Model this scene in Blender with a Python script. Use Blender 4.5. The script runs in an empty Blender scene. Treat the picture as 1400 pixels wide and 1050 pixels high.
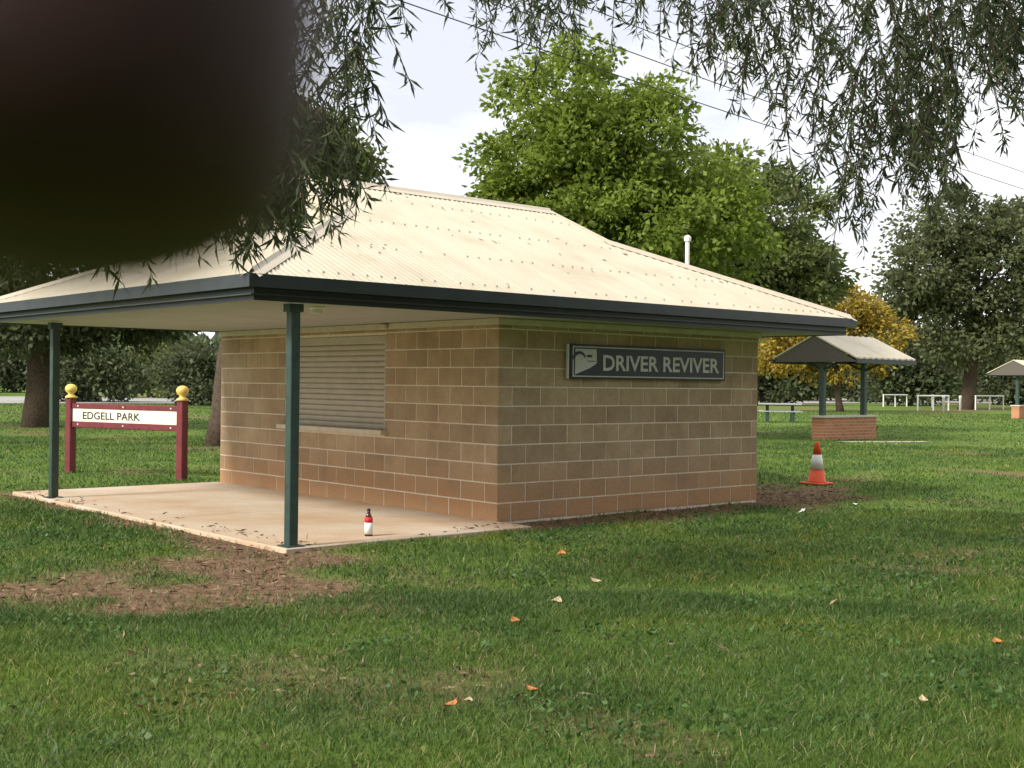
import bpy, bmesh, math, random
import numpy as np
from mathutils import Vector, Matrix
random.seed(7); rng = np.random.default_rng(11)
R = math.radians
SC = bpy.context.scene
COL = SC.collection

# ------------------------------------------------------------------ camera
CAM = Vector((-5.506, -9.123, 1.44))
YAW, PIT, ROL, FPX = R(48.732), R(-0.025), R(0.653), 1673.4
FWD = Vector((math.cos(YAW)*math.cos(PIT), math.sin(YAW)*math.cos(PIT), math.sin(PIT)))
RT0 = Vector((math.sin(YAW), -math.cos(YAW), 0)); UP0 = RT0.cross(FWD)
RT = RT0*math.cos(ROL) + UP0*math.sin(ROL); UP = -RT0*math.sin(ROL) + UP0*math.cos(ROL)
cam = bpy.data.cameras.new('camera'); camo = bpy.data.objects.new('camera', cam); COL.objects.link(camo)
m3 = Matrix((RT, UP, -FWD)).transposed()
camo.matrix_world = Matrix.Translation(CAM) @ m3.to_4x4()
cam.sensor_width = 36; cam.lens = FPX/1400*36
cam.clip_start = 0.004; cam.clip_end = 4000
cam.dof.use_dof = True; cam.dof.focus_distance = 12.5; cam.dof.aperture_fstop = 19
SC.camera = camo

# ------------------------------------------------------------------ world, sun, exposure
SUN_EL, SUN_AZ = R(36), R(176)          # direction the light comes from (azimuth from +X)
w = bpy.data.worlds.new('World'); SC.world = w; w.use_nodes = True
nt = w.node_tree; N = nt.nodes; L = nt.links
bg = N['Background']; bg.inputs[1].default_value = 0.1
sky = N.new('ShaderNodeTexSky'); sky.sky_type = 'NISHITA'; sky.sun_disc = False
sky.sun_elevation = SUN_EL; sky.sun_rotation = R(90) - SUN_AZ
tc = N.new('ShaderNodeTexCoord')
mp = N.new('ShaderNodeMapping'); mp.inputs['Scale'].default_value = (1.0, 1.0, 2.6); L.new(tc.outputs['Generated'], mp.inputs[0])
no = N.new('ShaderNodeTexNoise'); no.inputs['Scale'].default_value = 2.2; no.inputs['Detail'].default_value = 7; no.inputs['Roughness'].default_value = .55
L.new(mp.outputs[0], no.inputs['Vector'])
cr = N.new('ShaderNodeValToRGB'); e = cr.color_ramp.elements
e[0].position = .36; e[0].color = (5.7, 5.9, 6.6, 1); e[1].position = .62; e[1].color = (10.6, 10.5, 10.3, 1)
L.new(no.outputs['Fac'], cr.inputs[0])
mx = N.new('ShaderNodeMix'); mx.data_type = 'RGBA'; mx.inputs[0].default_value = .93
L.new(sky.outputs[0], mx.inputs[6]); L.new(cr.outputs[0], mx.inputs[7]); L.new(mx.outputs[2], bg.inputs[0])
sl = bpy.data.lights.new('sun', 'SUN'); sl.energy = 3.2; sl.angle = R(12); sl.color = (1, .95, .87)
so = bpy.data.objects.new('sun', sl); COL.objects.link(so)
sd = Vector((math.cos(SUN_EL)*math.cos(SUN_AZ), math.cos(SUN_EL)*math.sin(SUN_AZ), math.sin(SUN_EL)))
so.rotation_euler = sd.to_track_quat('Z', 'Y').to_euler()
vs = SC.view_settings; vs.view_transform = 'Standard'; vs.look = 'None'; vs.exposure = 0.68; vs.gamma = 1; vs.use_curve_mapping = False

# ------------------------------------------------------------------ helpers
def at(px, py, d):                       # a point of the place seen in the direction of a photo pixel, at depth d
    return CAM + d*(FWD + RT*((px-700)/FPX) + UP*((525-py)/FPX))
def gp(px, py, z=0):
    v = FWD + RT*((px-700)/FPX) + UP*((525-py)/FPX)
    return CAM + v*((z-CAM.z)/v.z)
def srgb(*c):
    return tuple(((x/255)/12.92 if x/255 <= .04045 else ((x/255+.055)/1.055)**2.4) for x in c)
def link(o, parent=None):
    COL.objects.link(o)
    if parent is not None: o.parent = parent
    return o
def empty(name, label, cat, loc=(0,0,0), rz=0, group=None):
    o = bpy.data.objects.new(name, None); COL.objects.link(o)
    o.location = loc; o.rotation_euler = (0,0,rz); o.empty_display_size = .2
    o['label'] = label; o['category'] = cat
    if group: o['group'] = group
    return o
def tag(o, label, cat, group=None):
    o['label'] = label; o['category'] = cat
    if group: o['group'] = group
    return o
def kind(o, k): o['kind'] = k; return o
def obj(name, bm, mat, parent=None, smooth=False):
    me = bpy.data.meshes.new(name)
    if smooth:
        for f in bm.faces: f.smooth = True
    bm.to_mesh(me); bm.free()
    me.materials.append(mat)
    return link(bpy.data.objects.new(name, me), parent)
def B(): return bmesh.new()
def box(bm, x0, x1, y0, y1, z0, z1, bev=0):
    r = bmesh.ops.create_cube(bm, size=1)
    for v in r['verts']:
        v.co = Vector((x0+(v.co.x+.5)*(x1-x0), y0+(v.co.y+.5)*(y1-y0), z0+(v.co.z+.5)*(z1-z0)))
    if bev:
        es = list({e for v in r['verts'] for e in v.link_edges})
        bmesh.ops.bevel(bm, geom=es, offset=bev, segments=1, affect='EDGES')
    return bm
def lathe(bm, prof, n=20, loc=(0,0,0), mat=None):
    rings = []
    for r, z in prof:
        rings.append([bm.verts.new((loc[0]+r*math.cos(2*math.pi*i/n), loc[1]+r*math.sin(2*math.pi*i/n), loc[2]+z)) for i in range(n)])
    for a, b in zip(rings, rings[1:]):
        for i in range(n): bm.faces.new((a[i], a[(i+1)%n], b[(i+1)%n], b[i]))
    bm.faces.new(rings[0][::-1]); bm.faces.new(rings[-1])
    return bm
def tube(bm, pts, rad, n=8, cap=True):
    pts = [Vector(p) for p in pts]; rings = []
    for i, p in enumerate(pts):
        d = (pts[min(i+1, len(pts)-1)] - pts[max(i-1, 0)]).normalized()
        a = d.orthogonal().normalized() if i == 0 else (a - d*a.dot(d)).normalized()
        b = d.cross(a); r = rad[i] if hasattr(rad, '__len__') else rad
        rings.append([bm.verts.new(p + r*(a*math.cos(2*math.pi*k/n) + b*math.sin(2*math.pi*k/n))) for k in range(n)])
    for u, v in zip(rings, rings[1:]):
        for k in range(n): bm.faces.new((u[k], u[(k+1)%n], v[(k+1)%n], v[k]))
    if cap:
        bm.faces.new(rings[0][::-1]); bm.faces.new(rings[-1])
    return bm
def npmesh(name, V, F, mat, parent=None, attrs=None):   # F: list of (array of faces with k corners)
    me = bpy.data.meshes.new(name)
    me.vertices.add(len(V)); me.vertices.foreach_set('co', np.asarray(V, np.float32).ravel())
    k = F.shape[1]; me.loops.add(F.size); me.loops.foreach_set('vertex_index', F.astype(np.int32).ravel())
    me.polygons.add(len(F)); me.polygons.foreach_set('loop_start', np.arange(0, F.size, k, dtype=np.int32))
    if attrs:
        for n_, a in attrs.items():
            at_ = me.attributes.new(n_, 'FLOAT', 'POINT'); at_.data.foreach_set('value', np.asarray(a, np.float32))
    me.update(calc_edges=True); me.validate()
    me.materials.append(mat)
    return link(bpy.data.objects.new(name, me), parent)

def leaves_np(P, Dv, length, width, fold=.25, seed=0):
    """one lens-shaped leaf per row of P along Dv"""
    r = np.random.default_rng(seed); n_ = len(P)
    Dv = Dv/np.linalg.norm(Dv, axis=1, keepdims=True)
    rnd = r.normal(size=(n_, 3)); s = np.cross(Dv, rnd); s /= np.linalg.norm(s, axis=1, keepdims=True)+1e-9
    nn = np.cross(s, Dv)
    Lh = (length*r.uniform(.5, 1.35, n_))[:, None]; Wd = (width*r.uniform(.7, 1.25, n_))[:, None]
    a = P; b1 = P+Dv*Lh*.45+s*Wd*.5+nn*Wd*fold; b2 = P+Dv*Lh*.45-s*Wd*.5+nn*Wd*fold; c = P+Dv*Lh+nn*Lh*-.12
    V = np.stack([a, b1, c, b2], 1).reshape(-1, 3); i = np.arange(n_)*4
    F = np.stack([i, i+1, i+2, i+3], -1)
    return V, F

# ------------------------------------------------------------------ materials
def newmat(name):
    m = bpy.data.materials.new(name); m.use_nodes = True
    return m, m.node_tree.nodes, m.node_tree.links, m.node_tree.nodes['Principled BSDF']
def ramp(nodes, cols):
    c = nodes.new('ShaderNodeValToRGB'); el = c.color_ramp.elements
    while len(el) < len(cols): el.new(.5)
    for x, (p, col) in zip(el, cols): x.position = p; x.color = (*col, 1)
    return c
def mat(name, col, rough=.6, var=.12, scale=12, metal=0, bump=0, bscale=None, col2=None, objrand=0, spec=.4):
    m, n, l, p = newmat(name)
    t = n.new('ShaderNodeTexCoord'); z = n.new('ShaderNodeTexNoise'); z.inputs['Scale'].default_value = scale
    z.inputs['Detail'].default_value = 6; z.inputs['Roughness'].default_value = .62
    l.new(t.outputs['Object'], z.inputs['Vector'])
    c2 = col2 or tuple(min(1, x*(1+var)) for x in col); c1 = tuple(x*(1-var) for x in col)
    c = ramp(n, [(.32, c1), (.68, c2)]); l.new(z.outputs['Fac'], c.inputs[0])
    out = c.outputs[0]
    if objrand:
        oi = n.new('ShaderNodeObjectInfo'); hs = n.new('ShaderNodeHueSaturation')
        mr = n.new('ShaderNodeMapRange'); mr.inputs[3].default_value = 1-objrand; mr.inputs[4].default_value = 1+objrand
        l.new(oi.outputs['Random'], mr.inputs[0]); l.new(mr.outputs[0], hs.inputs['Value']); l.new(out, hs.inputs['Color']); out = hs.outputs[0]
    l.new(out, p.inputs['Base Color'])
    p.inputs['Roughness'].default_value = rough; p.inputs['Metallic'].default_value = metal
    p.inputs['Specular IOR Level'].default_value = spec
    if bump:
        b = n.new('ShaderNodeBump'); b.inputs['Strength'].default_value = bump; b.inputs['Distance'].default_value = .01
        z2 = n.new('ShaderNodeTexNoise'); z2.inputs['Scale'].default_value = bscale or scale*6; z2.inputs['Detail'].default_value = 5
        l.new(t.outputs['Object'], z2.inputs['Vector']); l.new(z2.outputs['Fac'], b.inputs['Height']); l.new(b.outputs[0], p.inputs['Normal'])
    return m
def leafmat(name, dark, light, trans=.35, rough=.5):
    m, n, l, p = newmat(name)
    g = n.new('ShaderNodeNewGeometry'); c = ramp(n, [(0, dark), (.6, tuple((a+b)/2 for a, b in zip(dark, light))), (1, light)])
    l.new(g.outputs['Random Per Island'], c.inputs[0]); l.new(c.outputs[0], p.inputs['Base Color'])
    p.inputs['Roughness'].default_value = rough; p.inputs['Specular IOR Level'].default_value = .3
    tr = n.new('ShaderNodeBsdfTranslucent'); mxs = n.new('ShaderNodeMixShader'); mxs.inputs[0].default_value = trans
    l.new(c.outputs[0], tr.inputs[0]); l.new(p.outputs[0], mxs.inputs[1]); l.new(tr.outputs[0], mxs.inputs[2])
    l.new(mxs.outputs[0], n['Material Output'].inputs[0])
    return m

M = {}
M['block'] = None
M['mortar'] = mat('mortar', (.74, .66, .53), .95, .12, 30, bump=.3, bscale=150, spec=.1)
M['roof'] = mat('cream_roof_sheet', (.49, .425, .315), .42, .05, 2.5, spec=.45, bump=.04, bscale=30)
M['cap'] = mat('cream_ridge_cap', (.55, .48, .36), .42, .05, 3, spec=.45)
M['gutter'] = mat('slate_gutter_paint', (.028, .036, .040), .38, .25, 4, spec=.45)
M['post'] = mat('green_post_paint', (.030, .058, .048), .42, .25, 8, spec=.5, bump=.05, bscale=40)
M['soffit'] = mat('soffit_sheet', (.42, .43, .42), .8, .07, 3)
M['trim'] = mat('cream_trim', (.55, .50, .40), .6, .1, 8)
M['shutter'] = mat('shutter_slats', (.46, .40, .33), .5, .08, 5)
M['sill'] = mat('sill_paint', (.62, .54, .43), .6, .1, 10)
M['concrete'] = None
M['navy'] = mat('sign_navy', (.010, .013, .022), .45, .2, 6)
M['signwhite'] = mat('sign_white', (.56, .56, .54), .5, .06, 20)
M['signcream'] = mat('sign_cream', (.80, .76, .60), .5, .05, 6)
M['maroon'] = mat('maroon_paint', (.16, .025, .032), .5, .2, 9)
M['finial'] = mat('yellow_paint', (.78, .55, .14), .45, .1, 20)
M['black'] = mat('black_paint', (.012, .012, .013), .5, .2, 20)
M['white'] = mat('white_paint', (.78, .77, .73), .5, .08, 10)
M['grey'] = mat('galvanised', (.42, .43, .43), .4, .1, 10, metal=.4)
M['orange'] = mat('cone_orange', (.78, .09, .02), .5, .12, 10)
M['brick'] = None
M['bark'] = mat('bark', (.085, .062, .045), .95, .4, 14, bump=.9, bscale=30, spec=.1)
M['barkg'] = mat('grey_bark', (.13, .11, .09), .95, .35, 10, bump=.8, bscale=24, spec=.1)
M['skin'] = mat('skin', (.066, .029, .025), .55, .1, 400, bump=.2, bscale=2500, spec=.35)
M['shade_leaf'] = leafmat('gum_leaf', (.026, .040, .018), (.12, .15, .06), .4)
M['bright_leaf'] = leafmat('bright_leaf', (.12, .185, .02), (.30, .37, .065), .5)
M['mid_leaf'] = leafmat('mid_leaf', (.095, .13, .038), (.23, .27, .09), .48)
M['dark_leaf'] = leafmat('dark_leaf', (.05, .066, .03), (.13, .15, .07), .4)
M['yellow_leaf'] = leafmat('yellow_leaf', (.17, .13, .02), (.56, .40, .06), .45)
M['park_leaf'] = leafmat('park_leaf', (.08, .10, .042), (.20, .22, .10), .48)
M['far_leaf'] = leafmat('far_leaf', (.06, .08, .036), (.15, .18, .08), .35)

def concrete_mat():
    m, n, l, p = newmat('stained_concrete')
    t = n.new('ShaderNodeTexCoord')
    a = n.new('ShaderNodeTexNoise'); a.inputs['Scale'].default_value = .9; a.inputs['Detail'].default_value = 8; a.inputs['Roughness'].default_value = .6
    b = n.new('ShaderNodeTexNoise'); b.inputs['Scale'].default_value = 60; b.inputs['Detail'].default_value = 4
    l.new(t.outputs['Object'], a.inputs[0]); l.new(t.outputs['Object'], b.inputs[0])
    c = ramp(n, [(.34, (.50, .33, .20)), (.5, (.56, .43, .30)), (.68, (.60, .52, .42))])
    l.new(a.outputs['Fac'], c.inputs[0])
    d = ramp(n, [(.3, (.75, .75, .75)), (.7, (1.05, 1.05, 1.05))]); l.new(b.outputs['Fac'], d.inputs[0])
    mm = n.new('ShaderNodeMix'); mm.data_type = 'RGBA'; mm.blend_type = 'MULTIPLY'; mm.inputs[0].default_value = .6
    l.new(c.outputs[0], mm.inputs[6]); l.new(d.outputs[0], mm.inputs[7]); l.new(mm.outputs[2], p.inputs['Base Color'])
    p.inputs['Roughness'].default_value = .85
    bp = n.new('ShaderNodeBump'); bp.inputs['Strength'].default_value = .25; bp.inputs['Distance'].default_value = .005
    l.new(b.outputs['Fac'], bp.inputs['Height']); l.new(bp.outputs[0], p.inputs['Normal'])
    return m
M['concrete'] = concrete_mat()
def block_mat():
    m, n, l, p = newmat('block_face')
    t = n.new('ShaderNodeTexCoord'); ge = n.new('ShaderNodeNewGeometry'); oi = n.new('ShaderNodeObjectInfo')
    a = n.new('ShaderNodeTexNoise'); a.inputs['Scale'].default_value = 2.3; a.inputs['Detail'].default_value = 9; a.inputs['Roughness'].default_value = .68
    l.new(ge.outputs['Position'], a.inputs['Vector'])
    b = n.new('ShaderNodeTexNoise'); b.inputs['Scale'].default_value = 75; b.inputs['Detail'].default_value = 5; l.new(ge.outputs['Position'], b.inputs['Vector'])
    c = ramp(n, [(.3, (.33, .235, .155)), (.5, (.43, .305, .195)), (.72, (.50, .385, .27))]); l.new(a.outputs['Fac'], c.inputs[0])
    hs = n.new('ShaderNodeHueSaturation'); mr = n.new('ShaderNodeMapRange'); mr.inputs[3].default_value = .86; mr.inputs[4].default_value = 1.13
    l.new(oi.outputs['Random'], mr.inputs[0]); l.new(mr.outputs[0], hs.inputs['Value']); l.new(c.outputs[0], hs.inputs['Color'])
    sx = n.new('ShaderNodeSeparateXYZ'); l.new(ge.outputs['Position'], sx.inputs[0])
    h = n.new('ShaderNodeMapRange'); h.inputs[1].default_value = 1.05; h.inputs[2].default_value = .05; l.new(sx.outputs['Z'], h.inputs[0])
    ml = n.new('ShaderNodeMath'); ml.operation = 'MULTIPLY'; l.new(h.outputs[0], ml.inputs[0]); l.new(a.outputs['Fac'], ml.inputs[1])
    mk = n.new('ShaderNodeMapRange'); mk.inputs[1].default_value = .20; mk.inputs[2].default_value = .48; mk.inputs[4].default_value = .75; l.new(ml.outputs[0], mk.inputs[0])
    mm = n.new('ShaderNodeMix'); mm.data_type = 'RGBA'; mm.inputs[7].default_value = (.46, .25, .12, 1)     # red soil splashed up the wall
    l.new(mk.outputs[0], mm.inputs[0]); l.new(hs.outputs[0], mm.inputs[6])
    d = ramp(n, [(.3, (.78, .78, .78)), (.7, (1.12, 1.12, 1.12))]); l.new(b.outputs['Fac'], d.inputs[0])
    m2 = n.new('ShaderNodeMix'); m2.data_type = 'RGBA'; m2.blend_type = 'MULTIPLY'; m2.inputs[0].default_value = .8
    l.new(mm.outputs[2], m2.inputs[6]); l.new(d.outputs[0], m2.inputs[7]); l.new(m2.outputs[2], p.inputs['Base Color'])
    p.inputs['Roughness'].default_value = .93; p.inputs['Specular IOR Level'].default_value = .12
    bp = n.new('ShaderNodeBump'); bp.inputs['Strength'].default_value = .6; bp.inputs['Distance'].default_value = .006
    l.new(b.outputs['Fac'], bp.inputs['Height']); l.new(bp.outputs[0], p.inputs['Normal'])
    return m
M['block'] = block_mat()
def roof_mat():
    m, n, l, p = newmat('cream_roof_sheet')
    t = n.new('ShaderNodeTexCoord'); mp = n.new('ShaderNodeMapping'); mp.inputs['Scale'].default_value = (5.5, .45, .45); l.new(t.outputs['Object'], mp.inputs[0])
    a = n.new('ShaderNodeTexNoise'); a.inputs['Scale'].default_value = 1; a.inputs['Detail'].default_value = 7; a.inputs['Roughness'].default_value = .62; l.new(mp.outputs[0], a.inputs[0])
    b = n.new('ShaderNodeTexNoise'); b.inputs['Scale'].default_value = 1.4; b.inputs['Detail'].default_value = 8; l.new(t.outputs['Object'], b.inputs[0])
    c = ramp(n, [(.28, (.47, .405, .295)), (.46, (.52, .455, .335)), (.75, (.55, .485, .365))]); l.new(a.outputs['Fac'], c.inputs[0])
    d = ramp(n, [(.32, (.84, .83, .80)), (.52, (1, 1, 1)), (.75, (1.05, 1.05, 1.05))]); l.new(b.outputs['Fac'], d.inputs[0])
    mm = n.new('ShaderNodeMix'); mm.data_type = 'RGBA'; mm.blend_type = 'MULTIPLY'; mm.inputs[0].default_value = .8
    l.new(c.outputs[0], mm.inputs[6]); l.new(d.outputs[0], mm.inputs[7]); l.new(mm.outputs[2], p.inputs['Base Color'])
    r_ = ramp(n, [(.3, (.6, .6, .6)), (.7, (.38, .38, .38))]); l.new(b.outputs['Fac'], r_.inputs[0]); l.new(r_.outputs[0], p.inputs['Roughness'])
    return m
M['roof'] = roof_mat()
def brick_mat():
    m, n, l, p = newmat('red_brickwork')
    t = n.new('ShaderNodeTexCoord'); mp = n.new('ShaderNodeMapping'); mp.inputs['Rotation'].default_value = (R(90), 0, 0)
    l.new(t.outputs['Object'], mp.inputs[0])
    b = n.new('ShaderNodeTexBrick'); b.inputs['Scale'].default_value = 1
    b.inputs['Brick Width'].default_value = .24; b.inputs['Row Height'].default_value = .086; b.inputs['Mortar Size'].default_value = .006
    b.inputs['Color1'].default_value = (.34, .13, .06, 1); b.inputs['Color2'].default_value = (.44, .19, .09, 1); b.inputs['Mortar'].default_value = (.45, .36, .27, 1)
    l.new(mp.outputs[0], b.inputs[0]); l.new(b.outputs['Color'], p.inputs['Base Color']); p.inputs['Roughness'].default_value = .9
    return m
M['brick'] = brick_mat()

# ------------------------------------------------------------------ value noise (for the ground cover)
def vnoise(x, y, s, seed):
    g = np.random.default_rng(seed).random((256, 256))
    x = np.asarray(x)*s + 1000; y = np.asarray(y)*s + 1000
    i = np.floor(x).astype(int); j = np.floor(y).astype(int); u = x-i; v = y-j
    u = u*u*(3-2*u); v = v*v*(3-2*v)
    a = lambda p, q: g[p % 256, q % 256]
    return (a(i, j)*(1-u)+a(i+1, j)*u)*(1-v) + (a(i, j+1)*(1-u)+a(i+1, j+1)*u)*v
def fbm(x, y, s, seed, o=4):
    r = 0; t = 0
    for k in range(o): r = r + vnoise(x, y, s*2**k, seed+k)*.5**k; t += .5**k
    return r/t
def seg_d(x, y, a, b):
    ax, ay = a; bx, by = b; dx, dy = bx-ax, by-ay
    t = np.clip(((x-ax)*dx+(y-ay)*dy)/(dx*dx+dy*dy), 0, 1)
    return np.hypot(x-ax-t*dx, y-ay-t*dy)
def ell(x, y, cx, cy, rx, ry, rot):
    c, s = math.cos(rot), math.sin(rot); u = (x-cx)*c+(y-cy)*s; v = -(x-cx)*s+(y-cy)*c
    return np.hypot(u/rx, v/ry)
def dirt_mask(x, y):
    """1 = bare earth, 0 = turf"""
    n = fbm(x, y, 1.1, 3, 5) - .5
    d = np.zeros_like(x)
    def add(v): np.maximum(d, np.clip(v, 0, 1), out=d)
    e1 = ell(x, y, -2.15, -.85, 2.1, .95, R(-38)); add((1.05 - e1 + n*2.6)*2.0*.9)
    e2 = ell(x, y, -.75, -.55, .95, .45, R(-10)); add((.9 - e2 + n*2.6)*1.6)
    s1 = seg_d(x, y, (-.18, -.2), (-.18, 6.5)); add((.45 - s1 + n*.9)*2.4)
    s2 = seg_d(x, y, (2.9, .1), (8.4, .15)); add((.62 - s2 + n*.9)*2.4)
    s3 = seg_d(x, y, (.0, -.25), (2.7, .12)); add((.22 - s3 + n*.8)*2.2)
    s4 = seg_d(x, y, (7.0, .6), (12.5, 2.2)); add((.3 - s4 + n*1.4)*1.2)
    e3 = ell(x, y, 8.4, .9, 2.0, .75, R(12)); add((.95 - e3 + n*2.8)*1.5)
    add((fbm(x, y, .55, 31, 5) - .62)*5)
    return d
def ground_mat():
    m, n, l, p = newmat('turf_and_earth')
    t = n.new('ShaderNodeTexCoord')
    a = n.new('ShaderNodeTexNoise'); a.inputs['Scale'].default_value = .35; a.inputs['Detail'].default_value = 9; a.inputs['Roughness'].default_value = .65
    b = n.new('ShaderNodeTexNoise'); b.inputs['Scale'].default_value = 14; b.inputs['Detail'].default_value = 8; b.inputs['Roughness'].default_value = .7
    for q in (a, b): l.new(t.outputs['Object'], q.inputs['Vector'])
    c = ramp(n, [(.3, (.080, .132, .022)), (.5, (.110, .175, .032)), (.7, (.155, .21, .052))]); l.new(a.outputs['Fac'], c.inputs[0])
    c2 = ramp(n, [(.3, (.55, .6, .5)), (.7, (1.3, 1.3, 1.25))]); l.new(b.outputs['Fac'], c2.inputs[0])
    mm = n.new('ShaderNodeMix'); mm.data_type = 'RGBA'; mm.blend_type = 'MULTIPLY'; mm.inputs[0].default_value = .8
    l.new(c.outputs[0], mm.inputs[6]); l.new(c2.outputs[0], mm.inputs[7])
    d = ramp(n, [(.3, (.10, .058, .034)), (.52, (.20, .125, .075)), (.72, (.30, .21, .14))]); l.new(b.outputs['Fac'], d.inputs[0])
    at_ = n.new('ShaderNodeAttribute'); at_.attribute_name = 'bare_earth'
    m2 = n.new('ShaderNodeMix'); m2.data_type = 'RGBA'
    l.new(at_.outputs['Fac'], m2.inputs[0]); l.new(mm.outputs[2], m2.inputs[6]); l.new(d.outputs[0], m2.inputs[7])
    l.new(m2.outputs[2], p.inputs['Base Color']); p.inputs['Roughness'].default_value = 1; p.inputs['Specular IOR Level'].default_value = .1
    bp = n.new('ShaderNodeBump'); bp.inputs['Strength'].default_value = .9; bp.inputs['Distance'].default_value = .04
    l.new(b.outputs['Fac'], bp.inputs['Height']); l.new(bp.outputs[0], p.inputs['Normal'])
    return m
M['ground'] = ground_mat()

# ------------------------------------------------------------------ ground
def axis(a, b, s, far):
    v = list(np.arange(a, b, s)); st = s; x = v[-1]
    while x < far: st *= 1.22; x += st; v.append(x)
    st = s; x = v[0]
    while x > -far: st *= 1.22; x -= st; v.insert(0, x)
    return np.array(v)
gx = axis(-6, 14, .11, 1500); gy = axis(-8, 12, .11, 1500)
GX, GY = np.meshgrid(gx, gy, indexing='ij')
nz = (fbm(GX, GY, .8, 51, 4)-.5)*.05*np.exp(-(np.hypot(GX-2, GY)/40)**2)
inb = (GX > -.25) & (GX < 8.5) & (GY > -.3) & (GY < 7); 
dm = dirt_mask(GX, GY)
nz = np.where(inb, np.minimum(nz, 0)*.3, nz) - dm*.02
V = np.stack([GX, GY, nz], -1).reshape(-1, 3)
ny = len(gy); ii = np.arange(len(gx)-1)[:, None]*ny + np.arange(ny-1)[None]; ii = ii.ravel()
F = np.stack([ii, ii+ny, ii+ny+1, ii+1], -1)
g = kind(npmesh('ground', V, F, M['ground'], attrs={'bare_earth': dm.ravel()}), 'structure')
def gz(x, y):
    x = np.asarray(x, float); y = np.asarray(y, float)
    z = (fbm(x, y, .8, 51, 4)-.5)*.05*np.exp(-(np.hypot(x-2, y)/40)**2)
    inside = (x > -.25) & (x < 8.5) & (y > -.3) & (y < 7)
    return np.where(inside, np.minimum(z, 0)*.3, z) - dirt_mask(x, y)*.02
# far sealed road beyond the park
bm = B(); a0, a1 = gp(-900, 552.5), gp(2600, 551); d = (a1-a0).normalized(); nrm = Vector((-d.y, d.x, 0))
if nrm.dot(FWD) < 0: nrm = -nrm
q = [a0, a1, a1+nrm*26, a0+nrm*26]
bm.faces.new([bm.verts.new((v.x, v.y, .03)) for v in q])
kind(obj('road', bm, mat('pale_asphalt', (.30, .28, .26), .9, .12, .2)), 'structure')

# ------------------------------------------------------------------ the rest-stop building
W0 = (2.683, .421); W1X = 6.984; WLY = 6.344; WT = 2.09
bl = empty('rest_building', 'tan concrete block kiosk with wide cream hipped roof, shuttered servery and green posts', 'building', (0,0,0))
SLAB = .022
bm = B()
lt = .055
for x0, x1, y0, y1 in ((-.12, W0[0]-.002, -.12, 2.62), (-.12, W0[0]-.002, 2.63, 6.42)):
    box(bm, x0, x1, y0, y1, -.1, SLAB, .006)
kind(obj('concrete_slab', bm, M['concrete']), 'structure')

# core of the walls (mortar), with the servery opening on the verandah side
OY0, OY1, OZ0, OZ1 = 2.42, 4.62, .86, 1.985
T = .19
bm = B()
X0, Y0 = W0
xs = X0+.004
box(bm, xs, xs+T, Y0+.004, OY0, -.1, WT)
box(bm, xs, xs+T, OY1, WLY, -.1, WT)
box(bm, xs, xs+T, OY0, OY1, -.1, OZ0)
box(bm, xs, xs+T, OY0, OY1, OZ1, WT)
box(bm, xs+T, W1X-.004, Y0+.004, Y0+.004+T, -.1, WT)
box(bm, W1X-.004-T, W1X-.004, Y0+.004+T, WLY, -.1, WT)
box(bm, xs+T, W1X-.004-T, WLY-T, WLY, -.1, WT)
wall = obj('wall', bm, M['mortar'], bl)
# blocks
H, LB, J = .1855, .3855, .0145
blk_cache = {}
def block(parent, face, s0, s1, z0, z1):
    key = (round(s1-s0, 3), round(z1-z0, 3), face)
    if key not in blk_cache:
        bm = B(); w_ = s1-s0; h = z1-z0
        if face == 'x': box(bm, -.005, .03, 0, w_, 0, h, .0025)
        else: box(bm, 0, w_, -.005, .03, 0, h, .0025)
        me = bpy.data.meshes.new('block'); bm.to_mesh(me); bm.free(); me.materials.append(M['block']); blk_cache[key] = me
    o = bpy.data.objects.new('block', blk_cache[key]); link(o, parent)
    jit = random.uniform(-.0015, .0015)
    o.location = (X0+.004+jit, s0, z0) if face == 'x' else (s0, Y0+.004+jit, z0)
def course_spans(length, first):
    out = []; s = 0; L_ = first
    while s < length-.02:
        e_ = min(s+L_, length)
        if e_-s > .03: out.append((s, e_))
        s = e_+J; L_ = LB
    return out
z = .012; k = 0
while z < WT-.03:
    z1 = min(z+H, WT-.005)
    fr, fl = ((.1855, .3855) if k % 2 == 0 else (.3855, .1855))
    if k == 0: pass
    for s0, s1 in course_spans(W1X-X0, fr):
        block(wall, 'y', X0+s0, X0+s1, z, z1)
    for s0, s1 in course_spans(WLY-Y0-.012, fl):
        a, b_ = Y0+.012+s0, Y0+.012+s1
        if z1 > OZ0+.02 and z < OZ1-.02:
            for u, v in ((a, min(b_, OY0-.004)), (max(a, OY1+.004), b_)):
                if v-u > .03: block(wall, 'x', u, v, z, z1)
        else: block(wall, 'x', a, b_, z, z1)
    z += H+J; k += 1
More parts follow.
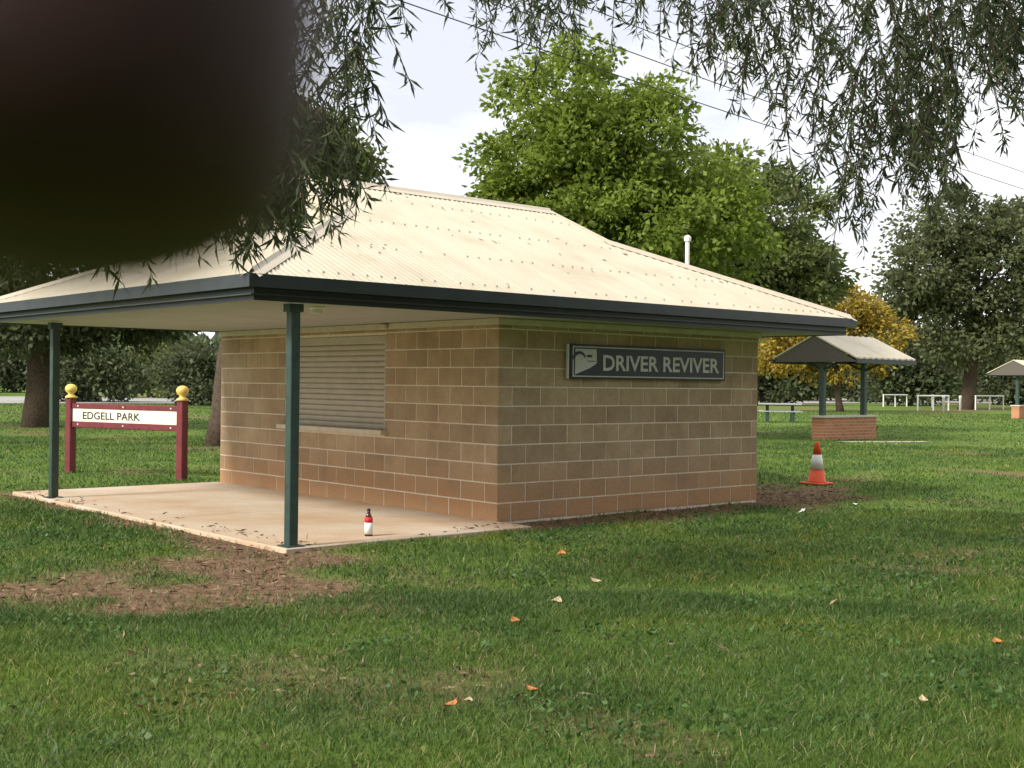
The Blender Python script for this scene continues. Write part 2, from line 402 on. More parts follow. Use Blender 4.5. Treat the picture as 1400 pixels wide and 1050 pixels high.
# roller shutter, guides, box and sill
bm = B(); nsl = 15; hs = (OZ1-.1-OZ0-.03)/nsl
for i in range(nsl):
    z0 = OZ0+.03+i*hs
    prof = [(0, 0), (-.012, hs*.2), (-.016, hs*.5), (-.012, hs*.8), (0, hs*.96)]
    vs_ = [[bm.verts.new((X0+.055+px_, yy, z0+pz)) for px_, pz in prof] for yy in (OY0+.04, OY1-.04)]
    for j in range(len(prof)-1): bm.faces.new((vs_[0][j], vs_[0][j+1], vs_[1][j+1], vs_[1][j]))
sh = obj('roller_shutter', bm, M['shutter'], bl)
bm = B(); box(bm, X0+.02, X0+.09, OY0, OY0+.045, OZ0+.03, OZ1-.1); box(bm, X0+.02, X0+.09, OY1-.045, OY1, OZ0+.03, OZ1-.1)
obj('shutter_guide', bm, M['shutter'], sh)
bm = B(); box(bm, X0+.01, X0+.15, OY0, OY1, OZ1-.1, OZ1, .01); obj('shutter_box', bm, M['shutter'], sh)
bm = B(); box(bm, X0-.10, X0+.12, OY0-.06, OY1+.06, OZ0-.028, OZ0+.028, .006); obj('sill', bm, M['sill'], bl)

# posts
def post(x, y, name='post'):
    bm = B(); box(bm, x-.045, x+.045, y-.045, y+.045, SLAB, 2.1, .006)
    p_ = obj(name, bm, M['post'], bl)
    bm = B(); box(bm, x-.085, x+.085, y-.085, y+.085, SLAB, SLAB+.012)
    obj('base_plate', bm, M['post'], p_)
    bm = B(); box(bm, x-.07, x+.07, y-.055, y+.055, 2.03, 2.1, .004)
    obj('top_bracket', bm, M['post'], p_)
for x, y in ((0, 0), (0, 5.387)): post(x, y)

# roof
EX0, EX1, EY0, EY1 = -.50, 8.10, -.18, 6.40
EZT, EZB = 2.31, 2.104
PT = math.tan(R(24)); RUN = (EY1-EY0)/2; ZR = EZT+RUN*PT; YM = (EY0+EY1)/2
PTX = PT/1.1                                   # end planes a touch flatter
GAB = 2.36                                     # plan offset of the gablet faces from the end eaves
def zf(v): return EZT+v*PT
# front / back planes: corrugated sheet, waves along x
def hip_v(u): return u/1.1                    # plan offset from the long eave where the hip crosses, at offset u from the end eave
def plane_long(front):
    n_ = int((EX1-EX0)/.076*6); xs_ = np.linspace(EX0, EX1, n_)
    amp = .0085*np.sin(2*np.pi*(xs_-EX0)/.076) + .0045*((((xs_-EX0)/.762) % 1) < .055)
    vt = np.minimum(np.minimum(hip_v(xs_-EX0), hip_v(EX1-xs_)), RUN)
    gab = (xs_-EX0 > GAB-.12) & (EX1-xs_ > GAB-.12)
    vt = np.where(gab, RUN, vt)
    V = []
    for vv in (0, .5, 1):
        v_ = vt*vv - (.03 if vv == 0 else 0)
        y_ = EY0+v_ if front else EY1-v_
        V.append(np.stack([xs_, y_, EZT+v_*PT+amp+.012], -1))
    V = np.concatenate(V); i = np.arange(n_-1)
    F = np.concatenate([np.stack([i+r*n_, i+1+r*n_, i+1+(r+1)*n_, i+(r+1)*n_], -1) for r in (0, 1)])
    if not front: F = F[:, ::-1]
    o = npmesh('roof_sheeting', V, F, M['roof'], bl)
    for p_ in o.data.polygons: p_.use_smooth = True
    return o
def plane_end(left):
    n_ = int((EY1-EY0)/.076*6); ys = np.linspace(EY0, EY1, n_)
    amp = .0095*np.sin(2*np.pi*(ys-EY0)/.076)
    ut = np.minimum(np.minimum((ys-EY0), (EY1-ys))*1.1, GAB)
    V = []
    for vv in (0, 1):
        u_ = ut*vv - (.03 if vv == 0 else 0)
        x_ = EX0+u_ if left else EX1-u_
        V.append(np.stack([x_, ys, EZT+u_*PTX+amp+.012], -1))
    V = np.concatenate(V); i = np.arange(n_-1)
    F = np.stack([i, i+n_, i+n_+1, i+1], -1)
    if not left: F = F[:, ::-1]
    o = npmesh('roof_sheeting', V, F, M['roof'], bl)
    for p_ in o.data.polygons: p_.use_smooth = True
for f_ in (True, False): plane_long(f_); plane_end(f_)
# caps on ridge and hips
def cap(p0, p1, na, nb, name, wid=.13):
    """flashing along p0->p1 that lies on two planes with down-slope directions na, nb, with a rolled top"""
    p0, p1 = Vector(p0), Vector(p1); bm = B(); upv = Vector((0, 0, 1))
    prof = [(na, wid, .024), (na, .035, .036), (None, 0, .062), (nb, .035, .036), (nb, wid, .024)]
    rows = []
    for p_ in (p0, p1):
        r_ = []
        for n_, d_, h in prof:
            r_.append(bm.verts.new(p_ + (n_*d_ if n_ is not None else Vector((0,0,0))) + upv*h))
        rows.append(r_)
    for a, b_ in zip(range(4), range(1, 5)): bm.faces.new((rows[0][a], rows[1][a], rows[1][b_], rows[0][b_]))
    return obj(name, bm, M['cap'], bl)
dF = Vector((0, -1, -PT)).normalized(); dB = Vector((0, 1, -PT)).normalized()
dLn = Vector((-1, 0, -PTX)).normalized(); dRn = Vector((1, 0, -PTX)).normalized()
GZ = EZT+GAB*PTX
cap((EX0+GAB-.14, YM, ZR), (EX1-GAB+.14, YM, ZR), dF, dB, 'ridge_cap')
for sx, dn, ex in ((1, dLn, EX0), (-1, dRn, EX1)):
    cap((ex, EY0, EZT), (ex+sx*GAB, EY0+GAB/1.1, GZ), dF, dn, 'hip_cap')
    cap((ex, EY1, EZT), (ex+sx*GAB, EY1-GAB/1.1, GZ), dB, dn, 'hip_cap')
    # gablet face and barge boards
    xg = ex+sx*GAB; yv = GAB/1.1
    bm = B(); a = bm.verts.new((xg, EY0+yv, GZ+.01)); b_ = bm.verts.new((xg, EY1-yv, GZ+.01)); c_ = bm.verts.new((xg, YM, ZR))
    bm.faces.new((a, b_, c_)); obj('gablet_panel', bm, M['trim'], bl)
    for sy, ye in ((1, EY0), (-1, EY1)):
        bm = B(); pts = []
        for v_ in (yv-.12, RUN):
            zz = EZT+v_*PT; pts.append((ye+sy*v_, zz))
        for xx in (xg-sx*.16, xg-sx*.14):
            pass
        A = [(xg-sx*.165, pts[0][0], pts[0][1]-.10), (xg-sx*.165, pts[1][0], pts[1][1]-.10), (xg-sx*.165, pts[1][0], pts[1][1]+.035), (xg-sx*.165, pts[0][0], pts[0][1]+.035)]
        va = [bm.verts.new(q_) for q_ in A]; vb = [bm.verts.new((q_[0]+sx*.022, q_[1], q_[2])) for q_ in A]
        bm.faces.new(va); bm.faces.new(vb[::-1])
        for i in range(4): bm.faces.new((va[i], vb[i], vb[(i+1)%4], va[(i+1)%4]))
        bmesh.ops.recalc_face_normals(bm, faces=bm.faces)
        obj('barge_board', bm, M['cap'], bl)
# screws in rows along the sheets (too small to pick apart)
bm = B()
for row in (.12, .95, 1.85, 2.75):
    x = EX0+.3
    while x < EX1-.3:
        if row < min(hip_v(x-EX0), hip_v(EX1-x))-.1 or (row < RUN-.2 and GAB < x-EX0 and GAB < EX1-x):
            box(bm, x-.007, x+.007, EY0+row-.007, EY0+row+.007, zf(row)+.020, zf(row)+.031)
        x += .152*random.choice((1, 1, 2))
kind(obj('roof_screw', bm, M['grey'], bl), 'stuff')
# shed leaves caught on the roof
r_ = np.random.default_rng(66); n_ = 60; x = r_.uniform(EX0+.2, EX1-.2, n_); v_ = r_.uniform(.05, RUN, n_)**1
k_ = v_ < np.minimum(hip_v(x-EX0), hip_v(EX1-x))-.08; x, v_ = x[k_], v_[k_]
Vl, Fl = leaves_np(np.stack([x, EY0+v_, zf(v_)+.026], -1), np.stack([r_.normal(size=len(x)), np.ones(len(x))*.6, np.ones(len(x))*.6*PT], -1), .075, .014, .15, 5)
kind(npmesh('roof_leaf', Vl, Fl, leafmat('roof_leaf', (.11, .075, .045), (.30, .22, .13), .1, .8), bl), 'stuff')
# fascia, gutter, soffit, cornice
def ring(bm, o0, o1, z0, z1):
    """rectangular ring round the eaves between outward offsets o0<o1"""
    for (x0, x1, y0, y1) in ((EX0-o1, EX1+o1, EY0-o1, EY0-o0), (EX0-o1, EX1+o1, EY1+o0, EY1+o1), (EX0-o1, EX0-o0, EY0-o0, EY1+o0), (EX1+o0, EX1+o1, EY0-o0, EY1+o0)):
        box(bm, x0, x1, y0, y1, z0, z1)
bm = B(); ring(bm, -.06, -.035, EZB-.0, EZT-.012); obj('fascia', bm, M['gutter'], bl)
bm = B(); ring(bm, .055, .062, EZT-.105, EZT+.004); ring(bm, -.035, .055, EZT-.105, EZT-.098); ring(bm, .045, .055, EZT-.012, EZT+.006)
obj('gutter', bm, M['gutter'], bl)
# soffit sheets with cover strips
jx = np.arange(EX0+.05, EX1, 1.2)
SO = EZB+.012
for (x0, x1, y0, y1, ax) in ((EX0+.06, X0-.02, EY0+.06, EY1-.06, 'y'), (X0-.02, EX1-.06, EY0+.06, Y0-.003, 'x'), (W1X+.02, EX1-.06, Y0, EY1-.06, 'y')):
    s0, s1 = (y0, y1) if ax == 'y' else (x0, x1)
    n_ = max(1, round((s1-s0)/1.2)); st = (s1-s0)/n_
    for i in range(n_):
        a, b_ = s0+i*st+.004, s0+(i+1)*st-.004
        bm = B()
        if ax == 'y': box(bm, x0, x1, a, b_, SO, SO+.008)
        else: box(bm, a, b_, y0, y1, SO, SO+.008)
        obj('soffit_panel', bm, M['soffit'], bl)
bm = B(); box(bm, EX0-.02, EX1+.02, EY0-.02, EY1+.02, SO+.03, SO+.04); obj('ceiling_frame', bm, M['gutter'], bl)
bm = B()
box(bm, X0-.035, X0-.012, Y0-.035, WLY+.02, 2.045, 2.112, .004); box(bm, X0-.012, W1X+.02, Y0-.035, Y0-.012, 2.045, 2.112, .004)
obj('cornice', bm, M['trim'], bl)
bm = B(); box(bm, X0-.09, X0-.035, 2.32, 2.42, 2.04, 2.105, .012); s_ = obj('sensor_light', bm, M['trim'], bl)
bm = B(); lathe(bm, [(.05, 0), (.05, .03), (.075, .045), (.075, .06)], 14, (.45, .35, SO-.06)); obj('ceiling_lamp', bm, M['white'], bl)
# vent pipe through the far roof slope
vx, vy = EX1-1.15, EY0+1.75; vz = EZT+1.15*PTX
bm = B(); tube(bm, [(vx, vy, vz-.05), (vx, vy, vz+.62)], .03, 10); lathe(bm, [(.045, vz+.58), (.05, vz+.63), (.02, vz+.66)], 12, (vx, vy, 0)); obj('vent_pipe', bm, M['white'], bl)

# wall sign
sg = empty('wall_sign', 'dark navy sign with a white rim and white DRIVER REVIVER lettering on the block wall', 'sign', (3.66, Y0-.012, 1.50))
SW, SH = 2.62, .375
bm = B(); box(bm, 0, SW, -.035, -.004, 0, SH, .004); bd = obj('board', bm, M['navy'], sg)
bm = B()
for x0, x1, z0, z1 in ((.035, SW-.03, .022, .034), (.035, SW-.03, SH-.034, SH-.022), (.035, .049, .034, SH-.034), (SW-.044, SW-.03, .034, SH-.034)):
    box(bm, x0, x1, -.038, -.034, z0, z1)
obj('rim', bm, M['signwhite'], sg)
bm = B(); box(bm, -.035, -.012, -.03, 0, 0, SH); obj('side_channel', bm, M['signwhite'], sg)
bm = B()   # emblem: pale panel cut on the slant below
pl = [(.07, .045), (.075, SH-.05), (.40, SH-.05), (.40, .17), (.30, .12)]
f_ = bm.faces.new([bm.verts.new((x, -.037, z)) for x, z in pl]); r_ = bmesh.ops.extrude_face_region(bm, geom=[f_])
for v in r_['geom']:
    if isinstance(v, bmesh.types.BMVert): v.co.y += .003
em = obj('emblem', bm, M['signwhite'], sg)
bm = B()
arc = [(.13+.10*math.cos(a), .225+.075*math.sin(a)) for a in np.linspace(R(10), R(190), 12)]
for (a, b_) in zip(arc, arc[1:]):
    c_ = (.13+ .0, .225)
    vs_ = [bm.verts.new((q_[0], -.0405, q_[1])) for q_ in (a, b_)] + [bm.verts.new((.14+(q_[0]-.13)*.72, -.0405, .215+(q_[1]-.225)*.7)) for q_ in (b_, a)]
    bm.faces.new(vs_)
box(bm, .25, .33, -.0415, -.037, .235, .262, .003); box(bm, .255, .37, -.0415, -.037, .19, .198)
obj('emblem_mark', bm, M['navy'], em)
def text_mesh(body, size, bold, ext):
    cu = bpy.data.curves.new('letter', 'FONT'); cu.body = body; cu.size = size; cu.extrude = ext; cu.offset = bold; cu.resolution_u = 3
    tmp = bpy.data.objects.new('letter', cu); COL.objects.link(tmp)
    dg = bpy.context.evaluated_depsgraph_get(); me = bpy.data.meshes.new_from_object(tmp.evaluated_get(dg))
    bpy.data.objects.remove(tmp); co = [v.co.x for v in me.vertices]
    return me, min(co), max(co)
def text(body, size, loc, m, parent, width, bold=0, ext=.0015):
    """each letter a mesh of its own, set along the parent's local X and facing -Y"""
    _, a0, a1 = text_mesh(body, size, bold, ext); s_ = width/(a1-a0)
    for i, c in enumerate(body):
        if c == ' ': continue
        me, b0, b1 = text_mesh(c, size, bold, ext); _, p0, p1 = text_mesh(body[:i+1], size, bold, ext)
        for v in me.vertices: v.co.x = (v.co.x-b0)*s_
        me.materials.clear(); me.materials.append(m)
        o = link(bpy.data.objects.new('letter', me), parent)
        o.location = (loc[0]+(p1-(b1-b0)-a0)*s_, loc[1], loc[2]); o.rotation_euler = (R(90), 0, 0)
text('DRIVER REVIVER', .24, (.50, -.0375, .098), M['signwhite'], bd, 2.0, .005)

# ------------------------------------------------------------------ EDGELL PARK sign
SLp, SRp = Vector((1.78, 9.41, 0)), Vector((2.49, 7.12, 0))
v = SRp-SLp; ang = math.atan2(v.y, v.x); LEN = v.length
ps = empty('park_sign', 'cream EDGELL PARK name board in a maroon frame with yellow ball finials', 'sign', SLp, ang)
for x in (0, LEN):
    bm = B(); box(bm, x-.06, x+.06, -.06, .06, -.1, 1.14, .008); pp = obj('post', bm, M['maroon'], ps)
    bm = B(); lathe(bm, [(.085, 1.14), (.085, 1.165), (.05, 1.185), (.04, 1.21), (.075, 1.235), (.09, 1.275), (.085, 1.31), (.06, 1.34), (.02, 1.355)], 16, (x, 0, 0))
    obj('finial', bm, M['finial'], pp, True)
bm = B(); box(bm, .06, LEN-.06, -.03, .03, .985, 1.06, .006); obj('top_rail', bm, M['maroon'], ps)
bm = B(); box(bm, .06, LEN-.06, -.03, .03, .70, .79, .006); obj('bottom_rail', bm, M['maroon'], ps)
bm = B(); box(bm, .06, LEN-.06, -.018, .018, .79, .985); pb = obj('name_board', bm, M['signcream'], ps)
text('EDGELL PARK', .155, (.30, -.0195, .83), M['black'], pb, 1.25, .002)
for x in (.2, LEN*.5, LEN-.2):
    for z in (1.022, .745):
        bm = B(); box(bm, x-.012, x+.012, -.036, -.03, z-.012, z+.012, .003); obj('bolt', bm, M['white'], ps)

# ------------------------------------------------------------------ traffic cone, bottle, litter
cn = empty('traffic_cone', 'orange traffic cone with a white band standing on the grass beside the building', 'cone', (9.85, 1.51, float(gz(9.85, 1.51))))
bm = B(); box(bm, -.18, .18, -.18, .18, 0, .035, .012); obj('base', bm, M['orange'], cn)
def cr_(z): return .135-.105*(z-.035)/.60
bm = B(); lathe(bm, [(cr_(.035)+.02, .035), (cr_(.06), .05), (cr_(.22), .22)], 24); obj('body', bm, M['orange'], cn, True)
bm = B(); lathe(bm, [(cr_(.44), .44), (cr_(.60), .60), (.026, .635), (.012, .638)], 24); obj('tip', bm, M['orange'], cn, True)
bm = B(); lathe(bm, [(cr_(.22)+.003, .22), (cr_(.44)+.003, .44)], 24); obj('reflective_band', bm, M['white'], cn, True)
bt = empty('bottle', 'small brown glass bottle with a red and white label left on the slab', 'bottle', (.94, .20, SLAB))
bm = B(); lathe(bm, [(.034, 0), (.038, .01), (.038, .15), (.034, .172), (.02, .20), (.0155, .215), (.0145, .24)], 18)
mg, n_, l_, p_ = newmat('brown_glass'); p_.inputs['Base Color'].default_value = (.09, .03, .01, 1); p_.inputs['Roughness'].default_value = .08; p_.inputs['Transmission Weight'].default_value = .5
obj('glass', bm, mg, bt, True)
bm = B(); lathe(bm, [(.0386, .02), (.0386, .125)], 18); obj('label', bm, M['white'], bt, True)
bm = B(); lathe(bm, [(.0388, .128), (.0386, .155), (.0345, .173)], 18); obj('neck_label', bm, mat('red_label', (.65, .02, .03), .5), bt, True)
bm = B(); lathe(bm, [(.0165, .236), (.0165, .25), (.012, .252)], 14); obj('cap', bm, M['black'], bt, True)
def paper(x, y, w_, h_, rz, label, cat='litter', m=None, name='paper_scrap', curl=.4, group=None, z=None):
    bm = B(); nx = 6; rows = []
    for i in range(nx+1):
        t = i/nx-.5; zz = (.012+curl*w_*(t*t)*1.2)
        tp = (1-abs(t)*.25) if name == 'paper_scrap' else max(.06, (1-(2*abs(t))**1.7))
        rows.append([bm.verts.new((t*w_, s*h_*tp, zz+(.0 if s else -.12*h_)+random.uniform(0, .004))) for s in (-.5, 0, .5)])
    for a, b_ in zip(rows, rows[1:]):
        for j in (0, 1): bm.faces.new((a[j], b_[j], b_[j+1], a[j+1]))
    o = obj(name, bm, m or M['white']); o.location = (x, y, (float(gz(x, y)) if z is None else z)+.004); o.rotation_euler = (random.uniform(-.15, .15), random.uniform(-.15, .15), rz)
    return tag(o, label, cat, group)
paper(6.36, -.70, .24, .05, R(20), 'white paper strip lying on bare earth below the wall sign end')
paper(6.15, -.78, .16, .05, R(-25), 'shorter white paper strip beside a longer strip on bare earth')
paper(7.35, -.75, .14, .07, R(10), 'small white scrap of paper on the earth right of the block wall')
lf = mat('dry_leaf', (.42, .16, .045), .7, .45, 30); lf2 = mat('pale_leaf', (.50, .40, .24), .7, .3, 30)
for (px_, py_, w_, mm_, lab) in ((768, 762, .12, lf, 'orange fallen leaf on the grass nearest the block wall corner'),
        (617, 972, .085, lf, 'orange curled leaf in the foreground grass at the bottom centre'),
        (640, 966, .07, lf2, 'pale curled leaf beside the orange leaf at the bottom centre'),
        (760, 829, .13, lf2, 'pale folded leaf on the mown grass in the middle of the lawn'),
        (705, 858, .10, lf, 'red brown fallen leaf left of the pale folded leaf'),
        (1365, 886, .10, lf, 'orange fallen leaf on the grass near the right edge'),
        (728, 950, .075, lf, 'dull brown leaf in the foreground right of the orange pair'),
        (815, 800, .10, lf2, 'pale brown leaf between the wall and the folded leaf'),
        (1262, 966, .07, lf2, 'pale leaf in the foreground grass at the lower right')):
    q_ = gp(px_, py_); paper(q_.x, q_.y, w_, w_*.6, random.uniform(0, 6), lab, 'leaf', mm_, 'fallen_leaf', .5, 'fallen leaves on the lawn', float(gz(q_.x, q_.y))+.02)

# ------------------------------------------------------------------ park furniture beyond
def shelter(x, y, label):
    s_ = empty('picnic_shelter', label, 'shelter', (x, y, 0), R(0), 'small gabled park shelters')
    LX, HW = 2.0, 1.35; EZ, AZ = 2.22, 2.86
    for xx in (0, LX):
        bm = B(); box(bm, xx-.07, xx+.07, -.07, .07, -.1, AZ-.1, .006); pp = obj('post', bm, M['post'], s_)
        for sy in (-1, 1):
            bm = B(); tube(bm, [(xx, 0, 1.9), (xx, sy*HW*.75, EZ+.1)], .035, 6); obj('brace', bm, M['post'], pp)
    for sy in (-1, 1):
        bm = B(); x0, x1 = -.45, LX+.45; n_ = 40
        rows = [[bm.verts.new((x0+(x1-x0)*i/n_, sy*HW*t, AZ+(EZ-AZ)*t+.012*math.sin(i*1.57*1.0)+dz)) for i in range(n_+1)] for t, dz in ((0, .02), (1, .02), (1, -.02), (0, -.02))]
        for k in range(4):
            for i in range(n_): bm.faces.new((rows[k][i], rows[k][i+1], rows[(k+1)%4][i+1], rows[(k+1)%4][i]))
        for i in (0, n_): bm.faces.new([rows[k][i] for k in range(4)])
        bmesh.ops.recalc_face_normals(bm, faces=bm.faces); obj('roof_slope', bm, M['roof'], s_)
        bm = B(); box(bm, x0, x1, sy*HW-.03, sy*HW+.03, EZ-.14, EZ-.025); obj('gutter', bm, M['gutter'], s_)
    for xx in (-.42, LX+.42):
        bm = B(); a = [(xx, -HW, EZ-.1), (xx, HW, EZ-.1), (xx, 0, AZ-.03)]
        va = [bm.verts.new(q_) for q_ in a]; vb = [bm.verts.new((q_[0]+.03, q_[1], q_[2])) for q_ in a]
        bm.faces.new(va); bm.faces.new(vb[::-1])
        for i in range(3): bm.faces.new((va[i], va[(i+1)%3], vb[(i+1)%3], vb[i]))
        bmesh.ops.recalc_face_normals(bm, faces=bm.faces); obj('gable_end', bm, M['black'] if xx > 0 else mat('gable_brown', (.10, .085, .07), .7), s_)
    bm = B(); box(bm, -.2, LX+.35, -.2, .2, -.1, .60); obj('brick_wall', bm, M['brick'], s_)
    bm = B(); box(bm, -.24, LX+.39, -.24, .24, .60, .66, .01); obj('wall_top', bm, M['trim'], s_)
    return s_
shelter(23.0, 10.46, 'small cream gabled shelter over a low red brick wall on the far grass')
q_ = at(1391, 545, 60); shelter(q_.x, q_.y, 'farther cream shelter partly cut off by the right edge')
bm = B(); p0, p1 = gp(1150, 604.5), gp(1268, 604.5); d = (p1-p0).normalized(); nn = Vector((-d.y, d.x, 0))
f_ = [bm.verts.new((q_.x, q_.y, z)) for z in (.012, ) for q_ in (p0-nn*.25, p1-nn*.25, p1+nn*.25, p0+nn*.25)]; bm.faces.new(f_)
kind(obj('path', bm, mat('pale_path', (.52, .47, .38), .9)), 'structure')
# picnic table
q_ = gp(1066, 577); pt = empty('picnic_table', 'pale picnic table with two legs on the far grass left of the shelter', 'table', (q_.x, q_.y, 0), R(130))
bm = B(); box(bm, -.85, .85, -.38, .38, .70, .76, .008); obj('table_top', bm, M['grey'], pt)
for sx in (-1, 1):
    bm = B(); box(bm, sx*.5-.06, sx*.5+.06, -.07, .07, -.05, .70); obj('leg', bm, M['post'], pt)
    bm = B(); box(bm, -.85, .85, sx*.72-.13, sx*.72+.13, .42, .46, .006); sb = obj('bench_seat', bm, M['grey'], pt)
    for s2 in (-1, 1):
        bm = B(); box(bm, s2*.5-.035, s2*.5+.035, sx*.72-.035, sx*.72+.035, -.05, .42); obj('bench_leg', bm, M['post'], sb)
# white pipe rails far off
def rail(px0, px1, d_, h, label):
    a, b_ = at(px0, 530, d_), at(px1, 530, d_*1.03); v_ = (b_-a); v_.z = 0; ln = v_.length
    o = empty('pipe_rail', label, 'rail', (a.x, a.y, 0), math.atan2(v_.y, v_.x), 'white pipe rails along the far road')
    n_ = max(2, int(ln/1.6)+1)
    for i in range(n_):
        bm = B(); tube(bm, [(ln*i/(n_-1), 0, -.1), (ln*i/(n_-1), 0, h)], .05, 8); obj('upright', bm, M['white'], o)
    bm = B(); tube(bm, [(-.05, 0, h), (ln+.05, 0, h)], .05, 8); obj('top_bar', bm, M['white'], o)
rail(1255, 1297, 78, .95, 'white pipe rail beyond the shelter, left of the big right trunk')
rail(1334, 1372, 84, .95, 'white pipe rail right of the big right trunk')
rail(1208, 1240, 92, .9, 'white pipe rail just right of the shelter posts, farthest off')
for px_, d_, lab in ((1290, 74, 'thin white bollard in front of the left pipe rail'), (1313, 80, 'white bollard close beside the big right trunk'), (1275, 90, 'white bollard seen through the left pipe rail')):
    q_ = at(px_, 530, d_); bm = B(); lathe(bm, [(.08, -.1), (.08, .85), (.10, .87), (.09, .95), (.03, .98)], 12)
    o = obj('bollard', bm, M['white'], None, True); o.location = (q_.x, q_.y, 0); tag(o, lab, 'bollard', 'white bollards by the far road')
# overhead wires
for i, (o0, lab) in enumerate(((0, 'lowest of three thin wires crossing the sky'), (.55, 'middle of three thin wires crossing the sky'), (1.1, 'highest of three thin wires crossing the sky'))):
    a = CAM+FWD*10+RT*-11; b_ = CAM+FWD*62+RT*37; pts = []
    for t in np.linspace(0, 1, 24):
        p_ = a.lerp(b_, t); pts.append((p_.x, p_.y, 8.0+o0-.6*4*t*(1-t)))
    bm = B(); tube(bm, pts, .011, 5); tag(obj('power_line', bm, M['black']), lab, 'wire', 'overhead wires')

# ------------------------------------------------------------------ trees
def clump_crown(blobs, n_clump, per, leaf, seed, csize=.5, droop=.25):
    """leaf positions in clumps spread over lumpy blobs [(centre, rx, ry, rz, weight)]"""
    r = np.random.default_rng(seed); P = []; D = []; cents = []
    wts = np.array([b_[4] for b_ in blobs], float); wts /= wts.sum()
    for k in range(n_clump):
        b_ = blobs[r.choice(len(blobs), p=wts)]
        d = r.normal(size=3); d /= np.linalg.norm(d)
        rad = r.uniform(.25, 1)**.42
        c = np.array(b_[0])+d*rad*np.array(b_[1:4]); cents.append(c)
        cs = csize*r.uniform(.45, 1.45)
        n_ = int(per*r.uniform(.6, 1.3)); q = r.normal(size=(n_, 3))
        q /= np.linalg.norm(q, axis=1, keepdims=True)+1e-9; q *= (r.random((n_, 1))**.5)*cs*np.array([1, 1, .72])
        P.append(c+q); dd = q*1.0+d*.25*cs+r.normal(size=(n_, 3))*.35*cs; dd[:, 2] -= droop*cs; D.append(dd)
    return np.concatenate(P), np.concatenate(D), cents
def tree(name, label, base, height, blobs, leafm, n_clump, per, leaf, seed, trunk_r=.25, csize=.5, barkm=None, group=None, cat='tree', nlimb=14, droop=.25, fork=.35):
    o = empty(name, label, cat, base, 0, group)
    bx, by, bz = base; bl_ = [((c[0]-bx, c[1]-by, c[2]-bz), a, b_, e_, w_) for (c, a, b_, e_, w_) in blobs]
    P, D, cents = clump_crown(bl_, n_clump, per, leaf, seed, csize, droop)
    V, F = leaves_np(P, D, leaf, leaf*.62, .2, seed)
    npmesh('crown', V, F, leafm, o)
    r = random.Random(seed); bm = B()
    top = Vector((sum(b_[0][0] for b_ in bl_)/len(bl_), sum(b_[0][1] for b_ in bl_)/len(bl_), height*.82))
    pts = [Vector((0, 0, -.15))+(top*t+Vector((0, 0, 0)))*1 + Vector((r.uniform(-1, 1), r.uniform(-1, 1), 0))*.12*trunk_r*8*t*(1-t) for t in (0, .12, .3, .5, .75, 1)]
    pts[0] = Vector((0, 0, -.2))
    rad = [trunk_r*1.35, trunk_r, trunk_r*.85, trunk_r*.6, trunk_r*.35, trunk_r*.08]
    tube(bm, pts, rad, 10)
    for k in range(nlimb):
        c = Vector(cents[r.randrange(len(cents))]); t = r.uniform(fork, .8); s = pts[0].lerp(pts[-1], t)
        for a, b_ in zip(pts, pts[1:]):
            if a.z <= c.z*t+.001 <= b_.z: pass
        mid = s.lerp(c, .5)+Vector((0, 0, (c-s).length*.10))
        rr = trunk_r*.42*(1-t*.6)
        tube(bm, [s, mid, c], [rr, rr*.55, rr*.15], 6)
    obj('trunk', bm, barkm or M['bark'], o, True)
    return o
def pxblob(px, py, d, rpx, rpy, w_=1, rd=None):
    c = at(px, py, d); s = d/FPX
    return ((c.x, c.y, c.z), rpx*s, (rd or rpx)*s, rpy*s, w_)
def base_at(px, d):
    q = at(px, 525, d); return (q.x, q.y, 0)
# bright green tree behind the roof
d = 31
tree('broadleaf_tree', 'tall bright green broadleaf tree rising straight behind the cream roof', base_at(815, d), 10,
     [pxblob(775, 130, d, 95, 70, 1), pxblob(775, 240, d, 118, 95, 2.1), pxblob(850, 215, d, 120, 110, 2.2), pxblob(830, 320, d, 170, 90, 2.2), pxblob(950, 310, d, 110, 90, 1.3), pxblob(705, 310, d, 75, 70, .8)],
     M['bright_leaf'], 420, 150, .17, 21, .28, .55)
d = 38
tree('broadleaf_tree', 'duller green broadleaf tree right of the bright tree behind the roof', base_at(1010, d), 8,
     [pxblob(960, 270, d, 85, 65, 1), pxblob(1030, 300, d, 95, 70, 1.6), pxblob(1040, 380, d, 95, 70, 1.6), pxblob(960, 370, d, 110, 75, 1.4), pxblob(1095, 370, d, 55, 55, .7)],
     M['mid_leaf'], 330, 120, .19, 22, .25, .6)
d = 85
tree('shade_tree', 'wide dark park tree with a stout trunk at the right edge', base_at(1322, d), 13,
     [pxblob(1300, 310, d, 75, 48, 1.2), pxblob(1260, 380, d, 70, 55, 1.2), pxblob(1350, 370, d, 90, 80, 2), pxblob(1290, 440, d, 90, 50, 1.2), pxblob(1400, 330, d, 70, 60, 1), pxblob(1430, 430, d, 80, 60, 1), pxblob(1350, 465, d, 100, 35, .8)],
     M['park_leaf'], 330, 100, .38, 23, .50, 1.25, M['bark'])
d = 72
tree('autumn_tree', 'golden yellow autumn tree behind the small gabled shelter', base_at(1150, d), 6.5,
     [pxblob(1150, 425, d, 60, 32, 1), pxblob(1110, 455, d, 60, 38, 1.2), pxblob(1180, 460, d, 58, 40, 1.2), pxblob(1075, 490, d, 40, 30, .6), pxblob(1150, 495, d, 70, 25, .6)],
     M['yellow_leaf'], 190, 90, .27, 24, .2, .72)
